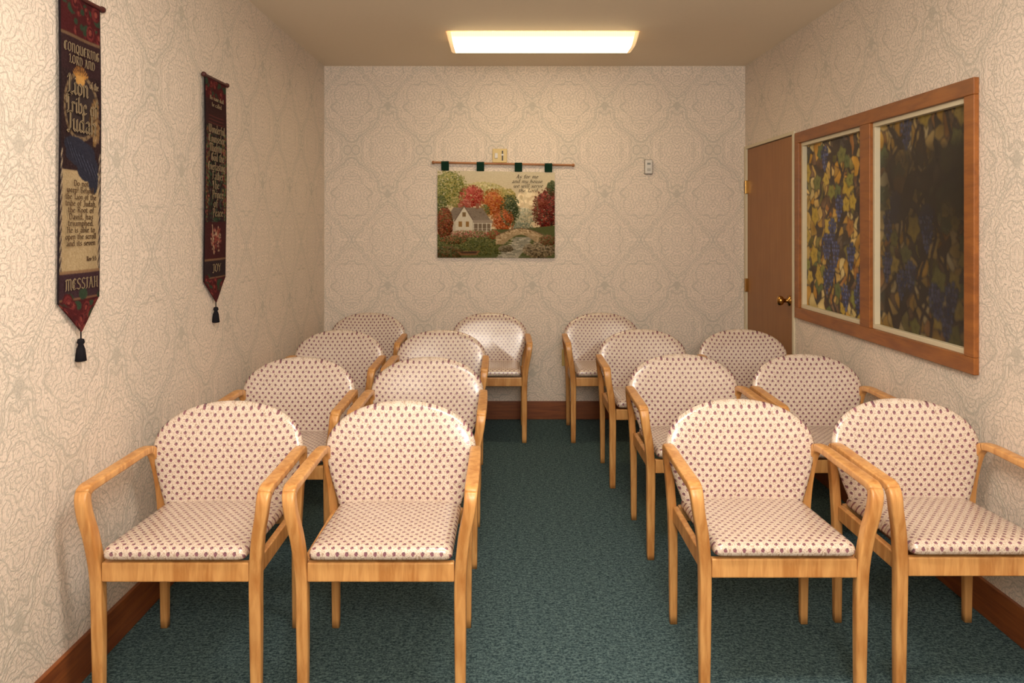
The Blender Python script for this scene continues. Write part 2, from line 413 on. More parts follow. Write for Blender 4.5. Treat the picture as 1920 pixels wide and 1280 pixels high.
# broad-nib calligraphic letters: glyph -> (advance, [polylines]); x-height 1, ascender 1.65
G = {
 'a': (.82, [[(.1,.85),(.35,1),(.58,.85),(.58,.12),(.74,0)], [(.58,.58),(.2,.45),(.12,.2),(.32,0),(.58,.18)]]),
 'b': (.8, [[(.12,1.6),(.12,.12),(.36,0),(.62,.2),(.62,.78),(.4,1),(.12,.78)]]),
 'c': (.68, [[(.56,.82),(.36,1),(.1,.78),(.1,.22),(.34,0),(.58,.16)]]),
 'd': (.82, [[(.6,.8),(.34,1),(.1,.78),(.1,.2),(.34,0),(.62,.22)], [(.5,1.65),(.62,1.45),(.62,.12),(.76,0)]]),
 'e': (.7, [[(.1,.5),(.56,.62),(.52,.86),(.34,1),(.1,.78),(.1,.22),(.34,0),(.6,.16)]]),
 'f': (.55, [[(.56,1.5),(.38,1.62),(.22,1.4),(.22,-.1)], [(.02,.98),(.5,.98)]]),
 'g': (.8, [[(.6,.8),(.34,1),(.1,.78),(.1,.24),(.34,.04),(.62,.24)], [(.62,1),(.62,-.3),(.36,-.5),(.08,-.36)]]),
 'h': (.8, [[(.12,1.65),(.12,0)], [(.12,.76),(.4,1),(.62,.78),(.62,.15),(.5,-.14)]]),
 'i': (.4, [[(.04,.88),(.16,1),(.16,.12),(.3,0)], [(.12,1.3),(.22,1.38)]]),
 'j': (.4, [[(.06,.88),(.2,1),(.2,-.3),(.0,-.48)], [(.16,1.3),(.26,1.38)]]),
 'k': (.75, [[(.12,1.65),(.12,0)], [(.58,1),(.14,.5),(.4,.45),(.66,0)]]),
 'l': (.4, [[(.04,1.5),(.16,1.65),(.16,.12),(.3,0)]]),
 'm': (1.2, [[(.02,.88),(.14,1),(.14,0)], [(.14,.78),(.38,1),(.56,.8),(.56,0)], [(.56,.78),(.8,1),(1,.8),(1,.12),(1.12,0)]]),
 'n': (.82, [[(.02,.88),(.14,1),(.14,0)], [(.14,.76),(.42,1),(.62,.8),(.62,.12),(.74,0)]]),
 'o': (.78, [[(.36,1),(.1,.78),(.1,.22),(.36,0),(.64,.22),(.64,.78),(.36,1)]]),
 'p': (.8, [[(.02,.88),(.14,1),(.14,-.55)], [(.14,.78),(.4,1),(.64,.78),(.64,.22),(.38,0),(.14,.16)]]),
 'q': (.8, [[(.6,.8),(.34,1),(.1,.78),(.1,.22),(.34,0),(.62,.2)], [(.62,1),(.62,-.55)]]),
 'r': (.6, [[(.02,.88),(.14,1),(.14,0)], [(.14,.76),(.38,1),(.54,.86)]]),
 's': (.65, [[(.54,.86),(.34,1),(.12,.8),(.16,.6),(.48,.42),(.52,.18),(.3,0),(.08,.14)]]),
 't': (.55, [[(.2,1.35),(.2,.15),(.34,0),(.5,.12)], [(.02,.98),(.46,.98)]]),
 'u': (.82, [[(.02,.88),(.14,1),(.14,.2),(.36,0),(.6,.2)], [(.6,1),(.6,.12),(.74,0)]]),
 'v': (.75, [[(.06,1),(.14,.4),(.34,0),(.6,.4),(.6,.8),(.5,1)]]),
 'w': (1.1, [[(.06,1),(.14,.3),(.3,0),(.52,.3),(.52,1)], [(.52,.3),(.7,0),(.94,.4),(.94,.8),(.84,1)]]),
 'x': (.7, [[(.08,1),(.6,0)], [(.58,1),(.08,0)]]),
 'y': (.78, [[(.06,1),(.14,.3),(.34,.05),(.6,.3)], [(.6,1),(.6,-.1),(.4,-.5),(.1,-.4)]]),
 'z': (.65, [[(.08,.95),(.56,.95),(.08,.05),(.58,.05)]]),
 'A': (1.1, [[(.1,0),(.3,.4),(.5,1.6),(.6,1.6),(.86,.1),(1,0)], [(.25,.6),(.8,.6)], [(.2,1.45),(.55,1.62)]]),
 'B': (1, [[(.2,1.55),(.2,0),(.6,0),(.85,.3),(.7,.8),(.2,.85)], [(.05,1.4),(.3,1.6),(.6,1.6),(.76,1.3),(.65,.9)]]),
 'C': (1, [[(.86,1.4),(.6,1.62),(.2,1.4),(.1,.9),(.14,.3),(.5,0),(.88,.2)], [(.45,1.5),(.45,.2)]]),
 'D': (1.05, [[(.22,1.6),(.22,.05)], [(.02,1.45),(.3,1.62),(.7,1.45),(.92,1),(.88,.4),(.6,0),(.1,.06)]]),
 'E': (.95, [[(.84,1.4),(.5,1.62),(.14,1.3),(.12,.4),(.44,0),(.86,.2)], [(.16,.85),(.7,.85)], [(.42,1.5),(.42,.1)]]),
 'F': (.9, [[(.05,1.45),(.3,1.62),(.84,1.52)], [(.3,1.6),(.3,.2),(.1,0)], [(.3,.85),(.72,.9)]]),
 'G': (1.05, [[(.86,1.4),(.6,1.62),(.2,1.4),(.1,.9),(.14,.3),(.5,0),(.86,.2),(.86,.75),(.56,.8)], [(.45,1.5),(.45,.3)]]),
 'H': (1.05, [[(.08,1.5),(.24,1.62),(.24,.1),(.1,0)], [(.24,.8),(.82,.85)], [(.82,1.6),(.82,.12),(.98,0)]]),
 'I': (.6, [[(.05,1.45),(.3,1.6),(.55,1.5)], [(.3,1.6),(.3,.12),(.05,0)]]),
 'J': (.75, [[(.08,1.45),(.4,1.6),(.7,1.5)], [(.5,1.55),(.5,.2),(.3,-.15),(.05,0)]]),
 'L': (.95, [[(.1,1.3),(.3,1.62),(.42,1.45),(.36,.2),(.1,0)], [(.1,0),(.5,.12),(.88,0),(.9,.25)]]),
 'M': (1.4, [[(.06,1.4),(.22,1.6),(.22,.15),(.08,0)], [(.22,1.35),(.5,1.62),(.7,1.4),(.7,0)], [(.7,1.35),(.98,1.62),(1.2,1.4),(1.2,.15),(1.34,0)]]),
 'N': (1.1, [[(.06,1.4),(.22,1.6),(.22,.15),(.08,0)], [(.22,1.35),(.6,1.62),(.84,1.35),(.84,.15),(1,0)]]),
 'O': (1.05, [[(.5,1.62),(.14,1.3),(.12,.35),(.5,0),(.9,.35),(.88,1.3),(.5,1.62)]]),
 'P': (.95, [[(.06,1.45),(.26,1.6),(.26,-.2)], [(.26,1.55),(.6,1.62),(.84,1.35),(.8,.9),(.5,.7),(.26,.8)]]),
 'Q': (1.05, [[(.5,1.62),(.14,1.3),(.12,.35),(.5,0),(.9,.35),(.88,1.3),(.5,1.62)], [(.5,.4),(.95,-.15)]]),
 'R': (1, [[(.06,1.45),(.26,1.6),(.26,0)], [(.26,1.55),(.6,1.62),(.8,1.3),(.7,.95),(.3,.85)], [(.5,.85),(.86,0)]]),
 'S': (.95, [[(.82,1.4),(.5,1.62),(.16,1.35),(.2,1),(.7,.65),(.8,.3),(.45,0),(.1,.2)]]),
 'T': (1.0, [[(.05,1.35),(.25,1.6),(.55,1.48),(.95,1.6)], [(.52,1.5),(.52,.12),(.3,0)], [(.3,1.5),(.22,1.1),(.3,.8)]]),
 'U': (1.05, [[(.06,1.5),(.2,1.6),(.2,.3),(.5,0),(.82,.25)], [(.82,1.6),(.82,.12),(1,0)]]),
 'V': (1.0, [[(.06,1.5),(.2,1.6),(.22,.5),(.45,0),(.86,.5),(.84,1.3),(.7,1.6)]]),
 'W': (1.45, [[(.06,1.5),(.2,1.6),(.2,.4),(.42,0),(.7,.4)], [(.7,1.6),(.7,.3),(.92,0),(1.28,.5),(1.26,1.3),(1.12,1.6)]]),
 'Y': (1.0, [[(.06,1.6),(.2,1.2),(.48,.85)], [(.9,1.6),(.48,.85),(.48,.12),(.3,0)]]),
 ',': (.35, [[(.14,.1),(.2,0),(.08,-.25)]]), '.': (.35, [[(.12,.02),(.2,.1)]]), '!': (.4, [[(.18,1.6),(.16,.45)], [(.14,.02),(.22,.1)]]),
 ':': (.35, [[(.12,.12),(.2,.2)], [(.12,.8),(.2,.88)]]), '5': (.8, [[(.66,1.55),(.2,1.55),(.16,.9),(.5,.95),(.66,.5),(.4,0),(.1,.15)]]), ' ': (.5, []),
}
def text(name, s, size, pos, cols, mat, parent, shear=0.0, width=None, nib=0.13, xs=1.0):
    """size = x-height; calligraphic nib lettering built as thin raised strokes"""
    adv = sum(G[c][0]+.08 for c in s)
    if width: xs = width/(adv*size)
    V, F = [], []
    ca, sa = math.cos(math.radians(38)), math.sin(math.radians(38))
    x = -adv/2
    X, Y, Z = [Vector(c) for c in cols]
    def quad(pts):
        i = len(V)
        area = sum(pts[k][0]*pts[(k+1) % 4][1]-pts[(k+1) % 4][0]*pts[k][1] for k in range(4))
        if area < 0: pts = pts[::-1]
        for (a, b) in pts: V.append(X*((a+shear*b)*size*xs)+Y*(b*size)+Z*0.0004)
        for (a, b) in pts: V.append(X*((a+shear*b)*size*xs)+Y*(b*size)-Z*0.0006)
        F.append((i, i+1, i+2, i+3))
        for k in range(4): F.append((i+k, i+4+k, i+4+(k+1) % 4, i+(k+1) % 4))
    for c in s:
        a, P = G[c]
        for pl in P:
            for k in range(len(pl)-1):
                (x1, y1), (x2, y2) = pl[k], pl[k+1]
                x1 += x; x2 += x
                nx, ny = ca*nib, sa*nib
                quad([(x1-nx, y1-ny), (x1+nx, y1+ny), (x2+nx, y2+ny), (x2-nx, y2-ny)])
                L = math.hypot(x2-x1, y2-y1) or 1; px, py = -(y2-y1)/L*nib*.35, (x2-x1)/L*nib*.35
                quad([(x1-px, y1-py), (x1+px, y1+py), (x2+px, y2+py), (x2-px, y2-py)])
        x += a+.08
    return mesh(name, V, F, mat, parent, loc=pos)

# ---------------------------------------------------------------- tapestry picture
def paint_tapestry():
    s = 1.7; w, h = int(220*s), int(162*s); rg = rngf(4)
    im = canvas(w, h, (205, 190, 158))
    yy = np.linspace(0, 1, h)[:, None, None]
    im[:] = np.array((206, 194, 166))*(1-yy)+np.array((200, 172, 130))*yy
    D = lambda cx, cy, rx, ry, cols, n, sz: dabs(im, cx*s, cy*s, rx*s, ry*s, cols, int(n*1.6), sz*s*0.75, rg, lite=22)
    D(172, 58, 22, 24, [(214, 196, 160), (208, 184, 148), (222, 202, 164)], 200, 6)
    D(160, 84, 26, 16, [(156, 154, 132), (140, 142, 118), (176, 168, 140)], 260, 2)
    D(85, 40, 42, 20, [(172, 160, 104), (184, 172, 120), (150, 146, 92)], 600, 2)
    D(22, 32, 28, 30, [(112, 118, 62), (146, 142, 78), (86, 96, 50), (160, 148, 86)], 900, 1.8)
    D(4, 70, 14, 26, [(66, 76, 44), (90, 96, 54)], 250, 2)
    D(40, 58, 20, 10, [(160, 140, 88), (120, 120, 66)], 200, 2)
    D(125, 50, 22, 20, [(160, 146, 84), (136, 128, 70), (178, 154, 96)], 450, 1.9)
    D(64, 48, 20, 18, [(140, 46, 40), (164, 68, 56), (180, 96, 78)], 600, 1.7)
    D(50, 62, 12, 10, [(150, 84, 72), (172, 110, 90)], 150, 1.6)
    D(104, 60, 18, 22, [(164, 88, 40), (180, 112, 52), (140, 62, 34)], 600, 1.8)
    D(90, 74, 8, 12, [(72, 82, 44), (100, 100, 54)], 120, 1.6)
    D(136, 72, 14, 24, [(54, 66, 40), (74, 82, 48), (42, 52, 34)], 450, 1.7)
    D(122, 92, 17, 19, [(156, 74, 36), (176, 98, 48), (112, 50, 30)], 500, 1.7)
    D(204, 72, 22, 36, [(104, 34, 28), (130, 48, 36), (76, 30, 26), (56, 52, 34)], 1300, 1.8)
    D(196, 60, 10, 8, [(96, 36, 30), (120, 60, 40)], 150, 1.5)
    D(214, 30, 9, 14, [(54, 66, 42), (78, 82, 50)], 200, 1.8)
    D(184, 70, 4, 26, [(120, 110, 80), (96, 60, 44)], 120, 1.4)
    D(158, 104, 20, 9, [(96, 104, 88), (120, 122, 100)], 200, 1.6)
    for (cx, cy, rx, ry, cc) in [(64,48,22,20,(150,66,52)), (104,60,21,25,(150,100,48)), (122,92,20,22,(140,80,40)), (204,72,25,39,(96,44,32)), (136,72,17,27,(70,78,46)), (22,32,31,33,(128,128,70))]:
        for _ in range(150):
            a = rg.rand()*6.28; q = 0.9+rg.rand()*.2
            ell(im, (cx+rx*q*math.cos(a))*s, (cy+ry*q*math.sin(a))*s, 1.3*s, 1.0*s, np.array(cc)+rg.randn()*16, .8)
    poly(im, [(0, 118*s), (60*s, 108*s), (150*s, 108*s), (220*s, 100*s), (220*s, 162*s), (0, 162*s)], (78, 82, 46))
    D(70, 132, 75, 26, [(84, 90, 46), (100, 102, 54), (62, 68, 38), (118, 110, 62)], 1300, 1.6)
    c = lambda P: [(x*s, y*s) for x, y in P]
    poly(im, c([(18, 88), (96, 88), (96, 112), (18, 112)]), (182, 172, 154))
    poly(im, c([(16, 90), (30, 68), (84, 68), (100, 92)]), (126, 112, 98))
    for k in range(70): 
        x, y = 28+rg.rand()*58, 69+rg.rand()*19; stroke(im, c([(x, y), (x+4, y)]), .8*s, np.array((120, 106, 92))+rg.randn()*14)
    poly(im, c([(34, 92), (50, 66), (66, 92), (66, 110), (34, 110)]), (200, 190, 170))
    stroke(im, c([(32, 93), (50, 65), (68, 93)]), 2.0*s, (108, 92, 80))
    poly(im, c([(66, 91), (102, 91), (104, 97), (66, 97)]), (146, 132, 116))
    poly(im, c([(67, 98), (101, 98), (101, 111), (67, 111)]), (112, 96, 78))
    for x in (68, 76, 84, 92, 100): stroke(im, c([(x, 97), (x, 112)]), 1.3*s, (212, 204, 186))
    stroke(im, c([(67, 107), (101, 107)]), .8*s, (205, 196, 178))
    for x in (40, 53): poly(im, c([(x, 94), (x+6, 94), (x+6, 104), (x, 104)]), (140, 106, 62))
    poly(im, c([(47, 77), (53, 77), (53, 85), (47, 85)]), (120, 98, 68))
    poly(im, c([(72, 60), (78, 60), (78, 70), (72, 70)]), (136, 90, 68))
    D(14, 98, 15, 30, [(112, 52, 34), (136, 70, 40), (84, 42, 28), (84, 80, 40)], 900, 1.7)
    D(62, 117, 38, 7, [(176, 120, 108), (140, 60, 56), (92, 100, 52), (190, 160, 136), (80, 84, 44)], 600, 1.3)
    D(30, 128, 26, 8, [(60, 70, 36), (136, 86, 58)], 300, 1.5)
    D(105, 118, 12, 8, [(146, 60, 50), (90, 96, 46)], 200, 1.5)
    poly(im, c([(146, 122), (176, 122), (170, 138), (150, 162), (108, 162), (136, 140)]), (140, 134, 116))
    for k in range(110):
        x = 152+rg.randn()*12; y = 124+rg.rand()*36; x -= (y-124)*0.5
        stroke(im, c([(x-4, y), (x+4, y+.5)]), 0.8*s, (190, 180, 160) if k % 2 else (108, 106, 94))
    n = 26
    up = [(110+ (92*i/n), 120-14*math.sin(math.pi*i/n)) for i in range(n+1)]
    lo = [(202-(92*i/n), 136-(18 if 4 < i < 22 else 0)*math.sin(math.pi*(i-4)/18 if 4 < i < 22 else 0)) for i in range(n+1)]
    poly(im, c(up+lo), (150, 128, 96))
    for k in range(420):
        i = rg.rand(); x = 110+92*i; y = 120-14*math.sin(math.pi*i)+1+rg.rand()*(9 if .2 < i < .8 else 15)
        ell(im, x*s, y*s, 2*s, 1.1*s, np.array((164, 140, 106))+rg.randn()*22)
    stroke(im, c(up), 1.6*s, (104, 86, 64))
    D(190, 146, 30, 15, [(104, 92, 70), (132, 114, 88), (72, 62, 46), (146, 128, 98)], 500, 2.2)
    D(206, 128, 16, 10, [(104, 60, 40), (84, 82, 46)], 250, 1.6)
    D(128, 144, 14, 6, [(116, 102, 80), (84, 76, 56)], 160, 1.7)
    D(20, 152, 30, 12, [(52, 58, 32), (76, 78, 42), (104, 64, 40)], 450, 1.8)
    poly(im, c([(36, 150), (80, 148), (74, 156), (44, 157)]), (116, 80, 52))
    poly(im, c([(42, 150.5), (75, 149.5), (72, 153), (46, 153.5)]), (62, 46, 34))
    im = blur(im, 0.6)
    im += rg.randn(h, w, 1)*7
    return im
tx0, tx1, tz0, tz1 = -0.478, 0.332, 1.122, 1.716
tap = empty('wall_tapestry', (0, YB, (tz0+tz1)/2), 'woven cottage and stone bridge tapestry hanging from a wooden rod', 'tapestry')
zc = (tz0+tz1)/2
def posT(u, v):
    x = tx0+(tx1-tx0)*u; z = tz1-zc-(tz1-tz0)*v - 0.012*u*(1-0.3*v) - 0.006*v*(1-u)
    y = -0.016-0.004*np.sin(u*9)*v
    return np.stack([x, y, z], 1)
canvas_mesh('tapestry_cloth', paint_tapestry(), posT, M_CLOTH, tap)
lathe('hanging_rod', [(0.004, 0), (0.011, 0.004), (0.011, 0.016), (0.006, 0.022), (0.0075, 0.03), (0.0075, 0.955), (0.006, 0.963), (0.011, 0.969), (0.011, 0.981), (0.004, 0.985)],
      (1, 0, -0.02), (-0.516, -0.022, 1.772-zc), M_ROD, tap)
for xp in (835, 901, 972, 1028):
    x = (xp-950)/271; zr = 1.772-zc-0.02*(x+0.516)
    V, F = [], []
    prof = [(-0.010, -0.075), (-0.011, 0.0), (-0.017, 0.010), (-0.027, 0.010), (-0.033, 0.0), (-0.026, -0.03), (-0.023, -0.05)]
    for yy_, zz_ in prof:
        V += [(x-0.026, yy_, zr+zz_), (x+0.026, yy_, zr+zz_)]
    for i in range(len(prof)-1): F.append((2*i, 2*i+1, 2*i+3, 2*i+2))
    mesh('hanging_tab', V, F, M_GREEN, tap)
lines = [('As for me', 42), ('and my house', 57), ('we will serve', 55), ('the Lord.', 38)]
for i, ((s_, wp), xo) in enumerate(zip(lines, (988, 988, 990, 991))):
    text('lettering', s_, 0.0155, ((xo-950)/271, -0.023, HC+(420-(334.5+i*8.6))/271-zc), BACK, M_INK, tap, shear=0.25, width=wp/271, nib=.085)

# ---------------------------------------------------------------- banners
def paint_banner(kind):
    w, h = 84, 330; rg = rngf(10+kind)
    im = canvas(w, h, (42, 27, 28))
    im += rg.randn(h, w, 1)*6
    def roses(y0, y1, n):
        for _ in range(n):
            x, y = rg.rand()*w, y0+rg.rand()*(y1-y0); r = 5+rg.rand()*5
            ell(im, x+rg.randn()*8, y+rg.randn()*8, r*.9, r*.6, (44, 58, 42))
            for q in range(4): ell(im, x+rg.randn(), y+rg.randn(), r*(1-q*.22), r*(1-q*.22), [(70, 22, 24), (100, 38, 38), (62, 18, 22), (122, 58, 50)][q])
    if kind == 1:
        im[0:40] = (66, 22, 24); roses(0, 36, 16)
        im[38:41] = (104, 80, 60)
        im[41:74] = (48, 29, 31)
        ell(im, 42, 106, 36, 34, (116, 96, 72)); ell(im, 42, 106, 32, 30, (50, 39, 38))
        for a in range(0, 360, 14):
            t = math.radians(a); ell(im, 42+34*math.cos(t), 106+32*math.sin(t), 1.6, 1.6, (74, 56, 40))
        for a in range(-5, 6):
            t = a*0.22; stroke(im, [(42+8*math.sin(t), 80-4*math.cos(t)), (42+18*math.sin(t), 80-14*math.cos(t))], 1.6, (176, 122, 58))
        ell(im, 42, 80, 10, 5, (184, 138, 76))
        dabs(im, 70, 120, 9, 24, [(120, 92, 58), (100, 72, 46), (132, 106, 72)], 120, 2.2, rg)
        im[170:269, 6:78] = (158, 137, 104); im[170:269, 6:78] += rg.randn(99, 72, 1)*7
        for (cx, cy, rx, ry) in [(30, 144, 22, 8), (44, 153, 26, 13), (56, 166, 20, 14), (66, 178, 10, 14), (24, 153, 12, 8)]:
            ell(im, cx, cy, rx, ry, (38, 38, 50))
        for k in range(16):
            x = 10+k*4; stroke(im, [(x, 138+k*1.8), (x+14, 155+k*2)], 1.0, (62, 64, 80) if k % 2 else (24, 24, 34))
        for y in range(150, 272):
            for xx_ in range(4):
                c = (160, 142, 116) if ((y+xx_*2)//5) % 2 else (50, 39, 44)
                im[y, 2+xx_] = c; im[y, 78+xx_] = c
        im[268:271] = (124, 96, 70)
        im[271:295] = (54, 34, 40)
        im[295:297] = (112, 80, 58)
        im[297:] = (62, 20, 24); roses(299, 330, 18)
    else:
        im[0:30] = (68, 22, 26); roses(0, 28, 14)
        im[30:68] = (52, 28, 28)
        for y in range(54, 66, 5): stroke(im, [(12, y), (72, y)], 1.2, (106, 52, 46))
        dabs(im, 42, 140, 40, 74, [(34, 50, 38), (44, 64, 44), (50, 30, 34), (58, 72, 50), (70, 34, 34)], 560, 2.6, rg)
        for ex_ in (9, 75):
            dabs(im, ex_, 140, 9, 72, [(84, 100, 62), (54, 72, 48), (116, 48, 46), (128, 100, 60), (88, 36, 36)], 320, 2.0, rg)
        im[210:266] = (60, 25, 27)
        dabs(im, 42, 236, 18, 20, [(140, 90, 72), (120, 56, 50), (160, 138, 112), (84, 40, 38)], 120, 2.4, rg)
        stroke(im, [(30, 214), (34, 256)], 2.5, (160, 138, 112)); stroke(im, [(56, 220), (30, 244)], 2, (140, 66, 56))
        im[264:267] = (112, 84, 62); im[267:291] = (44, 31, 34); im[291:293] = (112, 84, 62)
        im[293:] = (68, 24, 28); roses(294, 330, 14)
    im[:, :2] = (28, 20, 24); im[:, -2:] = (28, 20, 24)
    im = blur(im, .35)+rg.randn(h, w, 1)*4
    return im
def banner(kind, y0, y1, ztop, zs, ztip, ztas, label):
    w = y1-y0; yc = (y0+y1)/2
    root = empty('wall_banner', (XL, yc, ztop), label, 'banner', group='scripture banners hanging on the wall')
    v0 = (ztop-zs)/(ztop-ztip)
    def pos(u, v):
        body = np.minimum(v, v0)/v0; t = np.maximum(v-v0, 0)/(1-v0)
        z = -(ztop-zs)*body-(zs-ztip)*t*(1-np.abs(2*u-1))-0.004
        return np.stack([0.014+0.003*np.sin(u*6+v*5), -w/2+w*u, z], 1)
    canvas_mesh('banner_cloth', paint_banner(kind), pos, M_CLOTH, root)
    lathe('banner_rod', [(0.003, 0), (0.010, 0.005), (0.010, 0.014), (0.006, 0.02), (0.006, w+0.02), (0.010, w+0.026), (0.010, w+0.035), (0.003, w+0.04)],
          (0, 1, 0), (0.014, -w/2-0.02, 0), M_MAROON, root)
    L = ztip-ztas
    lathe('tassel', [(0.002, -0.012), (0.002, L*0.25), (0.009, L*0.28), (0.011, L*0.38), (0.007, L*0.45), (0.012, L*0.6), (0.016, L*0.98), (0.012, L)],
          (0, 0, -1), (0.014, 0, ztip-ztop), M_BLACK, root, seg=14)
    return root
b1 = banner(1, 2.158, 2.375, 2.008, 1.13, 1.035, 0.945, 'dark maroon and tan scripture banner with rope border and black tassel')
b2 = banner(2, 3.198, 3.440, 1.965, 1.115, 1.015, 0.925, 'dark maroon and green scripture banner with black tassel')
def bt(root, s, size, yimg, sc, mat, dy=0.0, **k):
    z = HC+(420-yimg)/sc
    text('lettering', s, size, (0.019, dy, z-root.location.z), LEFT, mat, root, **k)
bt(b1, 'CONQUERING', 0.0165, 108, 634, M_TAN, width=.19, nib=.085)
bt(b1, 'LORD AND', 0.0155, 128, 634, M_TAN, width=.14, nib=.085)
bt(b1, 'Lion', 0.034, 183, 634, M_TAN, dy=-0.022, width=.115, nib=.115)
bt(b1, 'of the', 0.013, 164, 634, M_TAN, dy=0.065, width=.05, nib=.10)
bt(b1, 'Tribe of', 0.029, 216, 634, M_TAN, width=.175, nib=.115)
bt(b1, 'Judah', 0.034, 250, 634, M_TAN, width=.16, nib=.115)
for i, (s_, wd) in enumerate([('Do not', .08), ('weep! Behold,', .15), ('the Lion of the', .165), ('tribe of Judah,', .165), ('the Root of', .14), ('David, has', .13), ('triumphed.', .14), ('He is able to', .15), ('open the scroll', .165), ('and its seven', .155)]):
    bt(b1, s_, 0.0105, 350+i*12.2, 634, M_BROWNINK, width=wd, nib=.09, dy=-.005)
bt(b1, 'Rev 5:5', 0.008, 489, 634, M_BROWNINK, dy=0.05, width=.055)
bt(b1, 'MESSIAH', 0.020, 540, 634, M_TAN, width=.175, nib=.09)
for i, (s_, wd) in enumerate([('Wonderful', .185), ('Counselor', .185), ('Mighty', .14), ('God the', .15), ('Everlasting', .195), ('Father', .13), ('The', .08), ('Prince', .13), ('of', .05), ('Peace', .12)]):
    bt(b2, s_, 0.0215, 253+i*17.0, 432, M_TAN, width=wd, dy=(.012 if i % 2 else -.012) if wd < .18 else 0, nib=.10)
bt(b2, 'His name shall', 0.011, 193, 432, M_TAN, width=.16, nib=.09); bt(b2, 'be called', 0.011, 205, 432, M_TAN, width=.11, nib=.09)
bt(b2, 'JOY', 0.021, 508, 432, M_TAN, width=.10, nib=.10)

# ---------------------------------------------------------------- window
def paint_glass(seed, dark):
    w, h = 190, 250; rg = rngf(seed)
    n = 230; P = rg.rand(n, 2)*[w, h]
    yy, xx = np.mgrid[0:h, 0:w]
    wx = xx+4*np.sin(yy*.09)+3*np.sin(yy*.21+1); wy = yy+4*np.sin(xx*.11)
    d = np.sqrt((wx[..., None]-P[:, 0])**2+((wy[..., None]-P[:, 1])*0.75)**2)
    part = np.partition(d, 1, -1); i = d.argmin(-1)
    pal = np.array([(202, 148, 36), (180, 134, 40), (122, 112, 46), (208, 172, 90), (70, 54, 36), (156, 100, 36), (56, 48, 40), (216, 192, 124), (100, 70, 40), (190, 154, 70)])
    C = pal[rg.randint(len(pal), size=n)]+rg.randn(n, 1)*10
    im = C[i].astype(float)
    im += (np.sin(xx*.16+yy*.1)+np.sin(yy*.2-xx*.08))[..., None]*12
    im[(part[..., 1]-part[..., 0]) < 0.8] = (40, 30, 22)
    for _ in range(6):
        x = rg.rand()*w; y = h; pts = [(x, y)]
        while y > 0:
            y -= 14+rg.rand()*10; x += rg.randn()*12; pts.append((x, y))
        stroke(im, pts, 5.0, (44, 30, 24))
    for _ in range(36):
        x, y = rg.rand()*w, rg.rand()*h; r = 12+rg.rand()*9; a0 = rg.rand()*6.28
        q = [1, .62, .86, .55, .95, .6, .86, .55, .8, .6]
        L = [(x+r*q[k]*math.cos(a0+k*math.pi/5), y+r*q[k]*math.sin(a0+k*math.pi/5)) for k in range(10)]
        poly(im, [(x+(px-x)*1.08, y+(py-y)*1.08) for px, py in L], (44, 36, 24))
        c = np.array([(132, 130, 44), (190, 158, 44), (92, 104, 48), (202, 170, 62), (164, 106, 36), (114, 116, 50)][rg.randint(6)])
        poly(im, L, c)
        for k in range(0, 10, 2):
            stroke(im, [(x, y), (x+(L[k][0]-x)*.9, y+(L[k][1]-y)*.9)], 0.9, tuple(c*.65))
            ell(im, (x+L[k][0])/2+2, (y+L[k][1])/2, 3, 3, c+18, .5)
    for _ in range(13):
        x, y = 8+rg.rand()*(w-16), rg.rand()*(h-20)
        if rg.rand() < .75: y = h*.3+rg.rand()*h*.6
        for rr in range(7):
            m_ = [2, 4, 4, 3, 3, 2, 1][rr]
            for k in range(m_):
                gx, gy = x+(k-(m_-1)/2)*6.2+rg.randn()*.6, y+rr*5.4+rg.randn()*.6
                ell(im, gx, gy, 3.5, 3.5, (24, 24, 40))
                c = np.array([(54, 64, 112), (70, 80, 130), (44, 50, 88), (88, 96, 144)][rg.randint(4)])
                ell(im, gx, gy, 2.8, 2.8, c); ell(im, gx-.8, gy-.8, .9, .9, c+30)
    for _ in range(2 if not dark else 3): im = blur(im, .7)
    if dark:  # weak backlight and a dark reflection painted into the pane colours
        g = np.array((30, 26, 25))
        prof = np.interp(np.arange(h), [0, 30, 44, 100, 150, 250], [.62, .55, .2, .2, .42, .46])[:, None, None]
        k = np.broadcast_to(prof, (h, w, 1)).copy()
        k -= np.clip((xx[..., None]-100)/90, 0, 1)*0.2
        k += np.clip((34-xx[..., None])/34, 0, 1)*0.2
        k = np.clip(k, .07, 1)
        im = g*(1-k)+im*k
    else:
        im *= .95
    return im
win = empty('window_1', (XR, (WY0+WY1)/2, WZ0)); struct(win)
win['label'] = 'double interior window in oak casing with stained glass grapevine film'
wc = (WY0+WY1)/2; hw = (WY1-WY0)/2; hh = WZ1-WZ0; cw = 0.056
my0, my1 = 3.477-wc, 3.572-wc
boxes('window_casing', [(-0.02, 0.0, -hw-cw, hw+cw, -cw, 0.004), (-0.02, 0.0, -hw-cw, hw+cw, hh-0.004, hh+cw),
    (-0.02, 0.0, -hw-cw, -hw+0.004, 0.004, hh-0.004), (-0.02, 0.0, hw-0.004, hw+cw, 0.004, hh-0.004), (-0.02, 0.03, my0, my1, 0.004, hh-0.004)], M_CASE, win, bevel=0.003)
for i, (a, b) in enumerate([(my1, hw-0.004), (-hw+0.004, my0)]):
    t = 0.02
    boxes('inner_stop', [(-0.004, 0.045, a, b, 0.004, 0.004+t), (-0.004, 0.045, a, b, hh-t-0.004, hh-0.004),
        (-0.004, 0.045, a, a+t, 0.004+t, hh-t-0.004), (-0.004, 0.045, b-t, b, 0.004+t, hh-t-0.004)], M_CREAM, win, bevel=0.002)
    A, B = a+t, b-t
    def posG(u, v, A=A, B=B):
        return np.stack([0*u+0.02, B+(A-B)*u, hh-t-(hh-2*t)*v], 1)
    canvas_mesh('window_pane', paint_glass(21+i, i == 1), posG, M_GLASSV, win)

